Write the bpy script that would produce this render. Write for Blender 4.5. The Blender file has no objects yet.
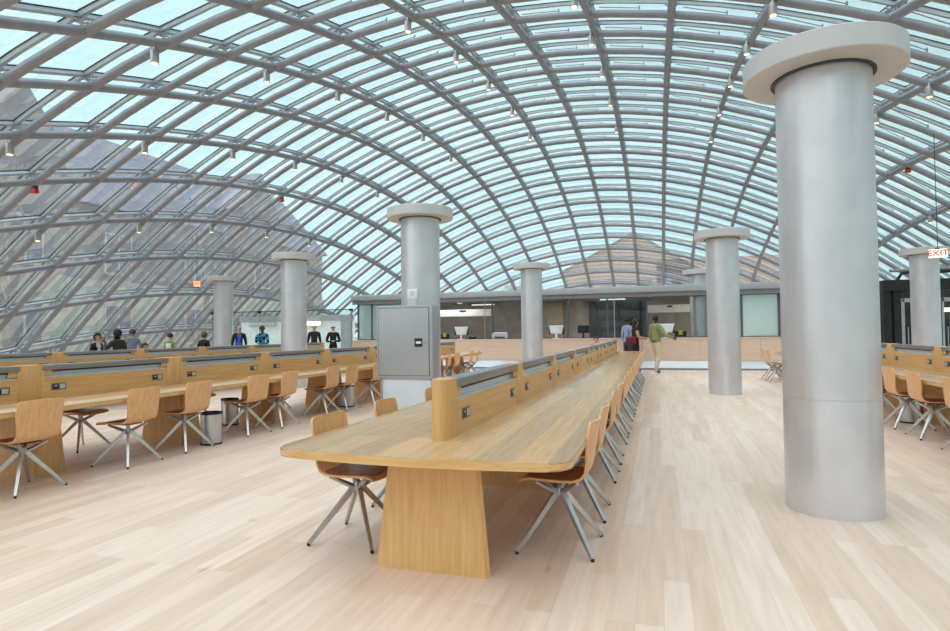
import bpy, bmesh, math, random
from mathutils import Vector, Matrix, Quaternion
random.seed(7)
R = math.radians
C = bpy.context.scene.collection
V = Vector

# ------------------------------------------------------------------ materials
MATS = {}
def srgb(r, g, b):
    f = lambda c: (c/255/12.92) if c/255 <= .04045 else ((c/255+.055)/1.055)**2.4
    return (f(r), f(g), f(b), 1)
def new_mat(name):
    m = bpy.data.materials.new(name); m.use_nodes = True
    nt = m.node_tree
    return m, nt, nt.nodes['Principled BSDF']
def mat(name, col, rough=.5, metal=0, noise=.06, scale=8, stretch=(1,1,1), emit=0, emit_col=None, spec=None):
    """plain surface with a procedural tone variation"""
    if name in MATS: return MATS[name]
    m, nt, p = new_mat(name)
    p.inputs['Roughness'].default_value = rough; p.inputs['Metallic'].default_value = metal
    if spec is not None: p.inputs['Specular IOR Level'].default_value = spec
    tc = nt.nodes.new('ShaderNodeTexCoord'); mp = nt.nodes.new('ShaderNodeMapping'); n = nt.nodes.new('ShaderNodeTexNoise')
    mp.inputs['Scale'].default_value = stretch; n.inputs['Scale'].default_value = scale; n.inputs['Detail'].default_value = 4
    nt.links.new(tc.outputs['Object'], mp.inputs['Vector']); nt.links.new(mp.outputs[0], n.inputs['Vector'])
    r = nt.nodes.new('ShaderNodeValToRGB')
    a = [max(0, c*(1-noise*2)) for c in col[:3]]; b = [min(1, c*(1+noise*2)) for c in col[:3]]
    r.color_ramp.elements[0].color = (*a, 1); r.color_ramp.elements[1].color = (*b, 1)
    r.color_ramp.elements[0].position = .3; r.color_ramp.elements[1].position = .7
    nt.links.new(n.outputs['Fac'], r.inputs[0]); nt.links.new(r.outputs[0], p.inputs['Base Color'])
    if emit:
        p.inputs['Emission Color'].default_value = emit_col or col; p.inputs['Emission Strength'].default_value = emit
    MATS[name] = m
    return m
def wood(name, light, dark, axis='Z', rough=.38, strips=0, strip_w=.16, grain=1.0, coord='Object'):
    if name in MATS: return MATS[name]
    m, nt, p = new_mat(name)
    L = nt.links.new; N = nt.nodes.new
    tc = N('ShaderNodeTexCoord'); mp = N('ShaderNodeMapping')
    s = {'X': (1.2, 26, 26), 'Y': (26, 1.2, 26), 'Z': (26, 26, 1.2)}[axis]
    mp.inputs['Scale'].default_value = s
    L(tc.outputs[coord], mp.inputs['Vector'])
    n = N('ShaderNodeTexNoise'); n.inputs['Scale'].default_value = 1.6*grain; n.inputs['Detail'].default_value = 6; n.inputs['Roughness'].default_value = .62
    L(mp.outputs[0], n.inputs['Vector'])
    r = N('ShaderNodeValToRGB'); r.color_ramp.elements[0].position = .3; r.color_ramp.elements[1].position = .72
    r.color_ramp.elements[0].color = dark; r.color_ramp.elements[1].color = light
    L(n.outputs['Fac'], r.inputs[0])
    out = r.outputs[0]
    if strips:
        br = N('ShaderNodeTexBrick'); mp2 = N('ShaderNodeMapping')
        mp2.inputs['Rotation'].default_value = (0, 0, R(90)) if axis == 'Y' else (0, 0, 0)
        L(tc.outputs[coord], mp2.inputs['Vector']); L(mp2.outputs[0], br.inputs['Vector'])
        br.inputs['Scale'].default_value = 1; br.inputs['Brick Width'].default_value = strips; br.inputs['Row Height'].default_value = strip_w
        br.inputs['Mortar Size'].default_value = .0012; br.inputs['Mortar Smooth'].default_value = .2; br.inputs['Bias'].default_value = 0
        br.inputs['Color1'].default_value = (1.1, 1.06, 1.0, 1); br.inputs['Color2'].default_value = (.72, .76, .84, 1); br.inputs['Mortar'].default_value = (.72, .66, .6, 1)
        mx = N('ShaderNodeMix'); mx.data_type = 'RGBA'; mx.blend_type = 'MULTIPLY'; mx.inputs[0].default_value = 1
        L(out, mx.inputs[6]); L(br.outputs['Color'], mx.inputs[7]); out = mx.outputs[2]
    L(out, p.inputs['Base Color']); p.inputs['Roughness'].default_value = rough
    MATS[name] = m
    return m
def glass_mat(name, tint, refl=.6, haze=0, haze_col=(.8, .9, .92, 1), rough=.02):
    m = bpy.data.materials.new(name); m.use_nodes = True; nt = m.node_tree; nt.nodes.clear()
    N = nt.nodes.new; L = nt.links.new
    o = N('ShaderNodeOutputMaterial'); t = N('ShaderNodeBsdfTransparent'); g = N('ShaderNodeBsdfGlossy'); f = N('ShaderNodeFresnel')
    f.inputs['IOR'].default_value = 1.35; g.inputs['Roughness'].default_value = rough; g.inputs['Color'].default_value = (.9, .95, .96, 1)
    nz = N('ShaderNodeTexNoise'); nz.inputs['Scale'].default_value = .35; tc = N('ShaderNodeTexCoord'); L(tc.outputs['Object'], nz.inputs['Vector'])
    r = N('ShaderNodeValToRGB'); r.color_ramp.elements[0].color = tuple(c*.93 for c in tint[:3]) + (1,); r.color_ramp.elements[1].color = tint
    r.color_ramp.elements[0].position = .3; r.color_ramp.elements[1].position = .7
    L(nz.outputs['Fac'], r.inputs[0]); L(r.outputs[0], t.inputs['Color'])
    mul = N('ShaderNodeMath'); mul.operation = 'MULTIPLY'; mul.inputs[1].default_value = refl; L(f.outputs[0], mul.inputs[0])
    mx = N('ShaderNodeMixShader'); L(mul.outputs[0], mx.inputs[0]); L(t.outputs[0], mx.inputs[1]); L(g.outputs[0], mx.inputs[2])
    out = mx.outputs[0]
    if haze:
        d = N('ShaderNodeBsdfTranslucent'); d.inputs['Color'].default_value = haze_col
        m2 = N('ShaderNodeMixShader'); m2.inputs[0].default_value = haze; L(out, m2.inputs[1]); L(d.outputs[0], m2.inputs[2]); out = m2.outputs[0]
    L(out, o.inputs['Surface']); MATS[name] = m
    return m

OAK_L, OAK_D = srgb(234, 188, 130), srgb(212, 162, 102)
oak_v = wood('oak upright', OAK_L, OAK_D, 'Z', .42)
oak_h = wood('oak lengthwise', OAK_L, OAK_D, 'Y', .38)
oak_top = wood('oak plank worktop', srgb(216, 176, 130), srgb(190, 150, 106), 'Y', .22, strips=3.4, strip_w=.19)
oak_edge = wood('oak edge', srgb(232, 190, 132), srgb(206, 156, 98), 'X', .4)
ply = wood('chair plywood', srgb(240, 190, 138), srgb(218, 160, 106), 'Z', .4)
maple = wood('maple counter front', srgb(232, 206, 186), srgb(216, 186, 164), 'X', .5)
oak_shadow = wood('darker oak pedestal', srgb(190, 142, 88), srgb(160, 114, 66), 'Z', .5)
alu = mat('brushed aluminium', srgb(196, 196, 196), .3, .85, .04, 20, (1, 1, .1))
rail_m = mat('grey metal rail', srgb(150, 152, 154), .32, .6, .03, 14)
dark_metal = mat('dark metal', srgb(60, 60, 62), .45, .5)
black_m = mat('black plastic', srgb(24, 24, 26), .5)
seat_m = mat('brown shaded seat plywood', srgb(150, 98, 66), .45, 0, .08, 18)
outlet_m = mat('grey socket plate', srgb(120, 121, 124), .4, .5)
outlet_l = mat('pale socket insert', srgb(196, 198, 200), .4, .3)
frost = mat('pale frosted lamp glass', srgb(184, 198, 206), .2, 0, .03, 3, emit=.06, emit_col=srgb(190, 215, 225))
steel_c = mat('satin steel column', srgb(216, 214, 218), .34, .55, .035, 3.2, (1, 1, .8))
cap_m = mat('pale grey cap', srgb(206, 205, 205), .5, .1, .02, 4)
gap_m = mat('dark joint', srgb(62, 66, 72), .6)
tube_m = mat('grey steel tube', srgb(142, 145, 154), .42, .15, .03, 5)
mull_m = mat('aluminium glazing bar', srgb(186, 194, 202), .35, .2, .03, 6)
gasket_m = mat('black gasket', srgb(36, 40, 44), .6)
cab_m = mat('grey painted steel', srgb(168, 169, 173), .42, .15, .015, 3)
cab_l = mat('pale grey panel', srgb(206, 212, 220), .4, .1, .015, 3)
white_m = mat('white plastic', srgb(236, 238, 240), .4, 0, .01)
warm_e = mat('warm lamp', (1, .72, .45, 1), .4, emit=3.2, emit_col=(1, .56, .28, 1))
glass_dome = glass_mat('tinted dome glass', (.47, .735, .765, 1), .28, .05)
glass_clear = glass_mat('clear partition glass', (.93, .97, .97, 1), .5)
glass_pale = glass_mat('frosted cyan glass', (.75, .88, .9, 1), .5, .6, (.76, .92, .95, 1))
glass_lab = glass_mat('lab window glass', (.95, .98, .98, 1), 1.0)

# ------------------------------------------------------------------ mesh helpers
class MB:
    def __init__(s): s.bm = bmesh.new(); s.mats = []
    def mi(s, m):
        if m not in s.mats: s.mats.append(m)
        return s.mats.index(m)
    def _fin(s, verts, m, smooth):
        i = s.mi(m) if m else 0
        fs = set(f for v in verts for f in v.link_faces)
        for f in fs: f.material_index = i; f.smooth = smooth
    def box(s, c, d, m=None, rot=None, bevel=0, taper=1, smooth=False):
        M = Matrix.Translation(c) @ (rot.to_4x4() if rot is not None else Matrix.Identity(4))
        vs = [s.bm.verts.new(M @ V((sx*d[0]/2*(taper if sz > 0 else 1), sy*d[1]/2*(taper if sz > 0 else 1), sz*d[2]/2))) for sz in (-1, 1) for sy in (-1, 1) for sx in (-1, 1)]
        fs = [s.bm.faces.new([vs[k] for k in q]) for q in ((0,2,3,1),(4,5,7,6),(0,1,5,4),(2,6,7,3),(0,4,6,2),(1,3,7,5))]
        if bevel:
            es = list({e for f in fs for e in f.edges})
            r = bmesh.ops.bevel(s.bm, geom=es, offset=bevel, segments=2, profile=.5, affect='EDGES')
            vs = list({v for f in r['faces'] for v in f.verts}) + [v for v in vs if v.is_valid]
        s._fin(vs, m, smooth); return vs
    def tube(s, pts, rad, m=None, seg=10, cap=True, smooth=True):
        pts = [V(p) for p in pts]; n = len(pts)
        rads = rad if isinstance(rad, (list, tuple)) else [rad]*n
        rings = []; up = None
        for k, p in enumerate(pts):
            t = (pts[min(k+1, n-1)]-pts[max(k-1, 0)]).normalized()
            if up is None:
                up = V((0, 0, 1)) if abs(t.z) < .9 else V((1, 0, 0))
            a = t.cross(up).normalized(); b = a.cross(t).normalized(); up = b
            rings.append([s.bm.verts.new(p+(a*math.cos(2*math.pi*q/seg)+b*math.sin(2*math.pi*q/seg))*rads[k]) for q in range(seg)])
        for k in range(n-1):
            for q in range(seg):
                f = s.bm.faces.new((rings[k][q], rings[k][(q+1) % seg], rings[k+1][(q+1) % seg], rings[k+1][q]))
        vs = [v for r in rings for v in r]
        s._fin(vs, m, smooth)
        if cap:
            for rg, rev in ((rings[0], False), (rings[-1], True)):
                f = s.bm.faces.new(rg[::-1] if rev else rg); f.material_index = s.mi(m) if m else 0
        return vs
    def ribbon(s, pts, nrm, w, h, m=None, off=0):
        """rectangular bar following pts, nrm = normals"""
        rings = []; n = len(pts)
        for k, p in enumerate(pts):
            p = V(p); t = (V(pts[min(k+1, n-1)])-V(pts[max(k-1, 0)])).normalized(); nn = V(nrm[k]); a = t.cross(nn).normalized()
            c = p+nn*off
            rings.append([s.bm.verts.new(c+a*sx*w/2+nn*sz*h/2) for sx, sz in ((-1,-1),(1,-1),(1,1),(-1,1))])
        i = s.mi(m) if m else 0
        for k in range(n-1):
            for q in range(4):
                f = s.bm.faces.new((rings[k][q], rings[k][(q+1) % 4], rings[k+1][(q+1) % 4], rings[k+1][q])); f.material_index = i
    def lathe(s, prof, c=(0,0,0), m=None, seg=32, smooth=True, mats=None):
        rings = []
        for r, z in prof:
            if r < 1e-6: rings.append([s.bm.verts.new((c[0], c[1], c[2]+z))])
            else: rings.append([s.bm.verts.new((c[0]+r*math.cos(2*math.pi*k/seg), c[1]+r*math.sin(2*math.pi*k/seg), c[2]+z)) for k in range(seg)])
        for j in range(len(prof)-1):
            a, b = rings[j], rings[j+1]; mm = mats[j] if mats else m; i = s.mi(mm) if mm else 0
            for k in range(seg):
                q = [a[k % len(a)], a[(k+1) % len(a)], b[(k+1) % len(b)], b[k % len(b)]]
                u = []
                for v in q:
                    if v not in u: u.append(v)
                if len(u) > 2:
                    f = s.bm.faces.new(u); f.material_index = i; f.smooth = smooth
    def prism(s, poly, z0, z1, m=None, bevel=0, mtop=None, mside=None):
        b = [s.bm.verts.new((x, y, z0)) for x, y in poly]; t = [s.bm.verts.new((x, y, z1)) for x, y in poly]
        f0 = s.bm.faces.new(b[::-1]); f1 = s.bm.faces.new(t); sd = []
        for k in range(len(poly)): sd.append(s.bm.faces.new((b[k], b[(k+1) % len(poly)], t[(k+1) % len(poly)], t[k])))
        for f in (f0, f1): f.material_index = s.mi(mtop or m)
        for f in sd: f.material_index = s.mi(mside or m)
        if bevel: bmesh.ops.bevel(s.bm, geom=list(f1.edges)+list(f0.edges), offset=bevel, segments=2, profile=.5, affect='EDGES')
    def quad(s, pts, m=None):
        f = s.bm.faces.new([s.bm.verts.new(p) for p in pts]); f.material_index = s.mi(m) if m else 0
    def build(s, name, m=None, parent=None, loc=None, rz=0, recalc=True):
        if recalc: bmesh.ops.recalc_face_normals(s.bm, faces=s.bm.faces[:])
        me = bpy.data.meshes.new(name); s.bm.to_mesh(me); s.bm.free()
        for x in (s.mats or [m]): me.materials.append(x)
        me.set_sharp_from_angle(angle=R(38))
        o = bpy.data.objects.new(name, me); C.objects.link(o)
        if parent is not None: o.parent = parent
        if loc is not None: o.location = loc
        if rz: o.rotation_euler = (0, 0, rz)
        return o
def empty(name, loc=(0,0,0), rz=0):
    o = bpy.data.objects.new(name, None); C.objects.link(o); o.location = loc; o.rotation_euler = (0, 0, rz); o.empty_display_size = .1
    return o
def tag(o, label, cat, group=None, kind=None):
    o['label'] = label; o['category'] = cat
    if group: o['group'] = group
    if kind: o['kind'] = kind
    return o
def struct(o, label=None, cat=None):
    o['kind'] = 'structure'
    if label: o['label'] = label
    if cat: o['category'] = cat
    return o
def copy_tree(o, parent=None):
    c = o.copy(); C.objects.link(c); c.parent = parent
    for ch in [x for x in KIDS.get(o.name, [])]: copy_tree(ch, c)
    KIDS[c.name] = []
    return c
KIDS = {}
def index_kids(o):
    KIDS[o.name] = list(o.children)
    for ch in o.children: index_kids(ch)
ORD = ['', 'first', 'second', 'third', 'fourth', 'fifth', 'sixth', 'seventh', 'eighth', 'ninth', 'tenth', 'eleventh', 'twelfth', 'thirteenth', 'fourteenth', 'fifteenth', 'sixteenth', 'seventeenth', 'eighteenth', 'nineteenth', 'twentieth']

# ------------------------------------------------------------------ camera
F_PX, YAW, PITCH, ROLL, EYE = 600.0, .2965, 16.7/600, .012, 1.4
cam = bpy.data.cameras.new('camera'); co = bpy.data.objects.new('camera', cam); C.objects.link(co)
cam.sensor_width = 36; cam.lens = 36*F_PX/950; cam.clip_start = .05; cam.clip_end = 500
R0 = V((math.cos(YAW), math.sin(YAW), 0)); FW = V((-math.sin(YAW)*math.cos(PITCH), math.cos(YAW)*math.cos(PITCH), math.sin(PITCH))); U0 = R0.cross(FW)
RR = R0*math.cos(ROLL)-U0*math.sin(ROLL); UU = R0*math.sin(ROLL)+U0*math.cos(ROLL)
mw = Matrix((RR, UU, -FW)).transposed().to_4x4(); mw.translation = (0, 0, EYE); co.matrix_world = mw
bpy.context.scene.camera = co

# ------------------------------------------------------------------ dome
XC, YC, ZT, KA, KB = -3.304, 22.02, 9.114, .02999, .01148
SX, SY = 1.617, 1.472
XI = lambda i: -6.11-i*SX
YJ = lambda j: 10.87+j*SY
def zs(x, y): return ZT-KA*(x-XC)**2-KB*(y-YC)**2
def nrm(x, y): return V((2*KA*(x-XC), 2*KB*(y-YC), 1)).normalized()
ceiling = struct(empty('ceiling'), 'arched glass dome on a grid of grey steel tubes', 'ceiling')
mull = MB(); gask = MB(); rods = MB(); brk = MB()
II = range(-12, 10); JJ = range(-12, 27)
for i in II:
    x = XI(i); h = ZT-KA*(x-XC)**2
    if h < .25: continue
    w = math.sqrt(h/KB); n = max(6, int(2*w/(SY*.7)))
    ys = [YC-w+2*w*k/n for k in range(n+1)]
    pts = [(x, y, zs(x, y)) for y in ys]; nn = [nrm(x, y) for y in ys]
    t = MB(); t.tube(pts, .076, tube_m, 10); t.build('long_tube', parent=ceiling)
    mull.ribbon(pts, nn, .085, .06, mull_m, .225); gask.ribbon(pts, nn, 0.11, .012, gasket_m, .262)
for j in JJ:
    y = YJ(j); h = ZT-KB*(y-YC)**2
    if h < .25: continue
    w = math.sqrt(h/KA); n = max(6, int(2*w/(SX*.6)))
    xs = [XC-w+2*w*k/n for k in range(n+1)]
    pts = [(x, y, zs(x, y)) for x in xs]; nn = [nrm(x, y) for x in xs]
    t = MB(); t.tube(pts, .076, tube_m, 10); t.build('cross_tube', parent=ceiling)
    mull.ribbon(pts, nn, .085, .06, mull_m, .225); gask.ribbon(pts, nn, 0.11, .012, gasket_m, .262)
    rods.tube([V(p)+q*.13+V((0, .15, 0)) for p, q in zip(pts, nn)], .013, mull_m, 6)
for i in II:
    for j in JJ:
        x, y = XI(i), YJ(j); z = zs(x, y)
        if z < .3: continue
        p = V((x, y, z)); q = nrm(x, y)
        brk.tube([p+q*.05, p+q*.22], .028, mull_m, 6)
        for dx, dy in ((.16, .0), (-.16, 0), (0, .16), (0, -.16)):
            brk.tube([p+q*.11, p+q*.21+V((dx, dy, 0))], .014, mull_m, 5)
        if i <= 0:   # slim swivel arms under the glazing
            e = p+q*.15+V((1.0, .1, zs(x+1.0, y)-z))
            brk.tube([p+q*.15+V((.2, .1, 0)), e], .012, mull_m, 5); brk.box(e, (.025, .025, .08), mull_m)
o = mull.build('glazing_bar', parent=ceiling); o['kind'] = 'stuff'
o = gask.build('gasket', parent=ceiling); o['kind'] = 'stuff'
o = rods.build('support_rod', parent=ceiling); o['kind'] = 'stuff'
o = brk.build('bracket', parent=ceiling); o['kind'] = 'stuff'
gl = MB(); gv = {}
for i in range(-13, 11):
    for j in range(-13, 28):
        x, y = XI(i), YJ(j); gv[i, j] = gl.bm.verts.new(V((x, y, zs(x, y)))+nrm(x, y)*.275)
for i in range(-13, 10):
    for j in range(-13, 27):
        q = [(i, j), (i+1, j), (i+1, j+1), (i, j+1)]
        if max(zs(XI(a), YJ(b)) for a, b in q) > 0: gl.bm.faces.new([gv[k] for k in q]).smooth = True
bmesh.ops.delete(gl.bm, geom=[v for v in gl.bm.verts if not v.link_faces], context='VERTS')
gl.build('glazing', glass_dome, ceiling)

# floor, kerb ring, ground
def ellipse(k, n=96): return [(XC+math.sqrt(ZT/KA)*math.cos(2*math.pi*q/n)+k*math.cos(2*math.pi*q/n), YC+math.sqrt(ZT/KB)*math.sin(2*math.pi*q/n)+k*math.sin(2*math.pi*q/n)) for q in range(n)]
def floor_mat():
    m, nt, p = new_mat('maple strip floor'); N = nt.nodes.new; L = nt.links.new
    tc = N('ShaderNodeTexCoord'); mp = N('ShaderNodeMapping'); mp.inputs['Rotation'].default_value = (0, 0, R(90)); L(tc.outputs['Object'], mp.inputs['Vector'])
    br = N('ShaderNodeTexBrick'); L(mp.outputs[0], br.inputs['Vector'])
    br.inputs['Scale'].default_value = 1; br.inputs['Brick Width'].default_value = 1.5; br.inputs['Row Height'].default_value = .135; br.offset_frequency = 3; br.offset = .37
    br.inputs['Mortar Size'].default_value = .0009; br.inputs['Mortar Smooth'].default_value = .3; br.inputs['Bias'].default_value = -.25
    br.inputs['Color1'].default_value = srgb(244, 220, 205); br.inputs['Color2'].default_value = srgb(226, 194, 172); br.inputs['Mortar'].default_value = srgb(212, 186, 166)
    mp2 = N('ShaderNodeMapping'); mp2.inputs['Scale'].default_value = (14, 1, 1); L(tc.outputs['Object'], mp2.inputs['Vector'])
    n = N('ShaderNodeTexNoise'); n.inputs['Scale'].default_value = 1.5; n.inputs['Detail'].default_value = 7; L(mp2.outputs[0], n.inputs['Vector'])
    r = N('ShaderNodeValToRGB'); r.color_ramp.elements[0].position = .25; r.color_ramp.elements[0].color = (.86, .82, .78, 1); r.color_ramp.elements[1].position = .65; r.color_ramp.elements[1].color = (1, 1, 1, 1)
    L(n.outputs['Fac'], r.inputs[0])
    mx = N('ShaderNodeMix'); mx.data_type = 'RGBA'; mx.blend_type = 'MULTIPLY'; mx.inputs[0].default_value = 1
    L(br.outputs['Color'], mx.inputs[6]); L(r.outputs[0], mx.inputs[7])
    # small darker knots
    n3 = N('ShaderNodeTexNoise'); n3.inputs['Scale'].default_value = 2.2; n3.inputs['Detail'].default_value = 2
    mp3 = N('ShaderNodeMapping'); mp3.inputs['Scale'].default_value = (3, 1.1, 1); L(tc.outputs['Object'], mp3.inputs['Vector']); L(mp3.outputs[0], n3.inputs['Vector'])
    r3 = N('ShaderNodeValToRGB'); r3.color_ramp.elements[0].position = .70; r3.color_ramp.elements[0].color = (1, 1, 1, 1); r3.color_ramp.elements[1].position = .80; r3.color_ramp.elements[1].color = (.74, .60, .46, 1)
    L(n3.outputs['Fac'], r3.inputs[0])
    m2 = N('ShaderNodeMix'); m2.data_type = 'RGBA'; m2.blend_type = 'MULTIPLY'; m2.inputs[0].default_value = 1
    L(mx.outputs[2], m2.inputs[6]); L(r3.outputs[0], m2.inputs[7]); L(m2.outputs[2], p.inputs['Base Color'])
    p.inputs['Roughness'].default_value = .33; p.inputs['Specular IOR Level'].default_value = .45
    return m
fl = MB(); fl.prism(ellipse(.35), -.3, 0, floor_mat()); struct(fl.build('floor'), 'pale maple strip floor', 'floor')
kb = MB(); e0, e1 = ellipse(-.12), ellipse(.55)
for q in range(len(e0)):
    r_ = (q+1) % len(e0)
    a, b, c, d = e0[q], e0[r_], e1[r_], e1[q]
    kb.quad([(*a, .16), (*b, .16), (*c, .16), (*d, .16)]); kb.quad([(*a, 0.0), (*b, 0.0), (*b, .16), (*a, .16)]); kb.quad([(*d, -.3), (*c, -.3), (*c, .16), (*d, .16)])
bmesh.ops.remove_doubles(kb.bm, verts=kb.bm.verts[:], dist=.001)
struct(kb.build('trim_1', mat('pale concrete kerb', srgb(190, 196, 200), .6)))
gr = MB(); gr.quad([(-160, -120, -.12), (140, -120, -.12), (140, 220, -.12), (-160, 220, -.12)])
struct(gr.build('ground', mat('lawn', srgb(132, 150, 104), .9, 0, .2, .6)))

# ------------------------------------------------------------------ columns
def column(x, y, h, label, seam=True, z0=0):
    o = empty('column', (x, y, 0)); tag(o, label, 'column', 'round metal columns with flat round caps', 'thing')
    s = MB(); r = .335
    s.lathe([(0, 0), (r, 0), (r, .86), (r-.004, .863), (r-.004, .867), (r, .87), (r, h+.02), (0, h+.02)] if seam else [(0, 0), (r, 0), (r, h+.02), (0, h+.02)], m=steel_c, seg=64)
    s.build('shaft', parent=o)
    g = MB(); g.lathe([(r-.01, h-.012), (r+.03, h-.012), (r+.03, h+.02), (r-.01, h+.02)], m=gap_m, seg=48); g.build('joint_ring', parent=o)
    c = MB(); c.lathe([(r+.028, h), (.562, h), (.57, h+.008), (.57, h+.162), (.562, h+.17), (0, h+.17)], m=cap_m, seg=64)
    c.build('cap', parent=o)
    for ch in o.children:
        for p in ch.data.polygons: p.use_smooth = abs(p.normal.z) < .9
    return o
column(1.275, 5.3, 3.37, 'big silver column standing alone on open floor, closest to the viewer')
column(1.36, 14.1, 3.37, 'silver column on open floor behind the big column, beside the front table')
column(1.43, 23.0, 3.37, 'silver column rising behind the maple counter, partly hidden by another column')
column(-3.93, 9.66, 3.37, 'silver column right behind the grey electrical cabinet'.replace('right ', 'directly '))
column(-3.83, 18.7, 3.37, 'silver column before the lab windows, behind the front table divider')
column(-9.3, 13.9, 3.37, 'thick silver column between the two window-side tables', False)
column(-15.25, 18.35, 3.37, 'thin far silver column by the sloping glass with people beside it', False)
column(7.0, 19.3, 3.37, 'silver column behind the exit sign and the side table', False)

# ------------------------------------------------------------------ chairs
def make_chair(name='task_chair'):
    o = empty(name)
    # plywood shell: side profile (forward y, z)
    prof = [(.225, .428, .40), (.205, .443, .425), (.15, .452, .44), (.06, .450, .445), (-.04, .446, .445), (-.12, .448, .435), (-.175, .468, .42), (-.205, .51, .41), (-.222, .57, .415), (-.235, .64, .43), (-.248, .71, .44), (-.26, .775, .44), (-.268, .82, .42), (-.271, .836, .39)]
    s = MB(); grid = []
    nu = 9
    for k, (fy, z, w) in enumerate(prof):
        row = []
        back = max(0, min(1, (z-.47)/.25))
        for q in range(nu):
            u = q/(nu-1)*2-1
            row.append(s.bm.verts.new((u*w/2, fy+back*.035*u*u, z+(1-back)*.012*u*u)))
        grid.append(row)
    for k in range(len(prof)-1):
        for q in range(nu-1): s.bm.faces.new((grid[k][q], grid[k][q+1], grid[k+1][q+1], grid[k+1][q])).smooth = True
    bmesh.ops.recalc_face_normals(s.bm, faces=s.bm.faces[:])
    bmesh.ops.solidify(s.bm, geom=s.bm.faces[:], thickness=.013)
    sh = s.build('shell', ply, o)
    # thin sheet over the seat, shade on the plywood put into its colour
    p = MB(); pg = []
    for fy, z, w in [(.2, .463, .36), (.14, .474, .39), (.05, .474, .40), (-.05, .471, .40), (-.12, .473, .385), (-.15, .486, .35)]:
        pg.append([p.bm.verts.new(((q/6*2-1)*w/2, fy, z)) for q in range(7)])
    for k in range(5):
        for q in range(6): p.bm.faces.new((pg[k][q], pg[k][q+1], pg[k+1][q+1], pg[k+1][q])).smooth = True
    bmesh.ops.recalc_face_normals(p.bm, faces=p.bm.faces[:])
    bmesh.ops.solidify(p.bm, geom=p.bm.faces[:], thickness=.012)
    p.build('seat_shade', seat_m, o)
    h = MB(); h.lathe([(0, .325), (.026, .325), (.032, .345), (.028, .375), (.014, .40), (0, .40)], m=alu, seg=14); h.build('hub', parent=o)
    u = MB()
    for sx in (-1, 1):
        for sy in (-1, 1): u.tube([(sx*.01, sy*.01, .345), (sx*.135, sy*.135, .439)], [.021, .014], alu, 6)
    u.box((0, 0, .436), (.2, .2, .008), dark_metal); u.build('seat_support', parent=o)
    for sx in (-1, 1):
        for sy in (-1, 1):
            l = MB(); a = V((sx*.012, sy*.012, .362)); b = V((sx*.235, sy*.235, .014)); t = (b-a).normalized(); side = t.cross(V((0, 0, 1))).normalized(); n2 = side.cross(t)
            ra = []
            for pnt, w, d in ((a, .017, .020), (b, .010, .012)):
                ra.append([l.bm.verts.new(pnt+side*e*w+n2*g*d) for e, g in ((-1,-1),(1,-1),(1,1),(-1,1))])
            for q in range(4): l.bm.faces.new((ra[0][q], ra[0][(q+1) % 4], ra[1][(q+1) % 4], ra[1][q]))
            l.bm.faces.new(ra[0]); l.bm.faces.new(ra[1][::-1])
            lo = l.build('leg', alu, o)
            f = MB(); f.lathe([(0, 0), (.011, 0), (.012, .014), (.008, .02), (0, .02)], (sx*.236, sy*.236, 0), black_m, 8); f.build('foot_cap', parent=lo)
    return o
chair0 = make_chair(); index_kids(chair0); used = [False]
def chair(x, y, face, label, group, jitter=0):
    """face: direction angle the sitter looks to (+1 = +x, -1 = -x)"""
    if not used[0]: o = chair0; used[0] = True
    else: o = copy_tree(chair0)
    o.location = (x, y, 0); o.rotation_euler = (0, 0, (-math.pi/2 if face > 0 else math.pi/2)+jitter)
    tag(o, label, 'chair', group); return o
rnd = random.Random(3)
ys = [3.96, 4.72]
for k in range(1, 8): ys += [3.54+1.95*k+.42, 3.54+1.95*k+1.2]
for k, y in enumerate(ys[:15]):
    lab = 'plywood chair tucked against the front table, first in the aisle-side row' if k == 0 else f'plywood chair on the aisle side of the front table, {ORD[k+1]} from its rounded end'
    chair(-.64, y, -1, lab, 'aisle-side chairs of the front table', rnd.uniform(-.04, .04))
for k, y in enumerate((3.74, 4.66, 5.75)):
    chair(-2.0, y, 1, f'plywood chair on the cabinet side of the front table, {ORD[k+1]} from its rounded end', 'cabinet-side chairs of the front table', rnd.uniform(-.05, .05))
for k, y in enumerate((4.1, 5.25, 6.07, 7.24, 7.97, 9.26, 9.95, 11.05, 15.3, 16.0, 17.3, 17.95)):
    lab = (f'plywood chair on the aisle side of the middle table, {ORD[k+1]} along from the viewer' if k < 8 else f'plywood chair of the middle table seen beyond the grey cabinet, {ORD[k-7]} past it')
    chair(-5.63, y, -1, lab, 'aisle-side chairs of the middle table', rnd.uniform(-.06, .06) if k < 8 else rnd.uniform(-.2, .2))
for k, y in enumerate((5.8, 7.75, 9.7)):
    chair(-6.98, y, 1, f'chair with shaded seat seen under the middle table, window side, {ORD[k+1]} along', 'window-side chairs of the middle table')
for k, y in enumerate((7.9, 8.95, 9.8, 10.85)):
    chair(3.3, y, 1, f'plywood chair at the side table behind the big column, {ORD[k+1]} from the picture edge', 'chairs of the side table')
for k, y in enumerate((17.5, 18.25)):
    chair(2.98, y, 1, f'small distant plywood chair beside the big column, {"closer" if k == 0 else "farther"} of the two', 'chairs of the side table')

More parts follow.
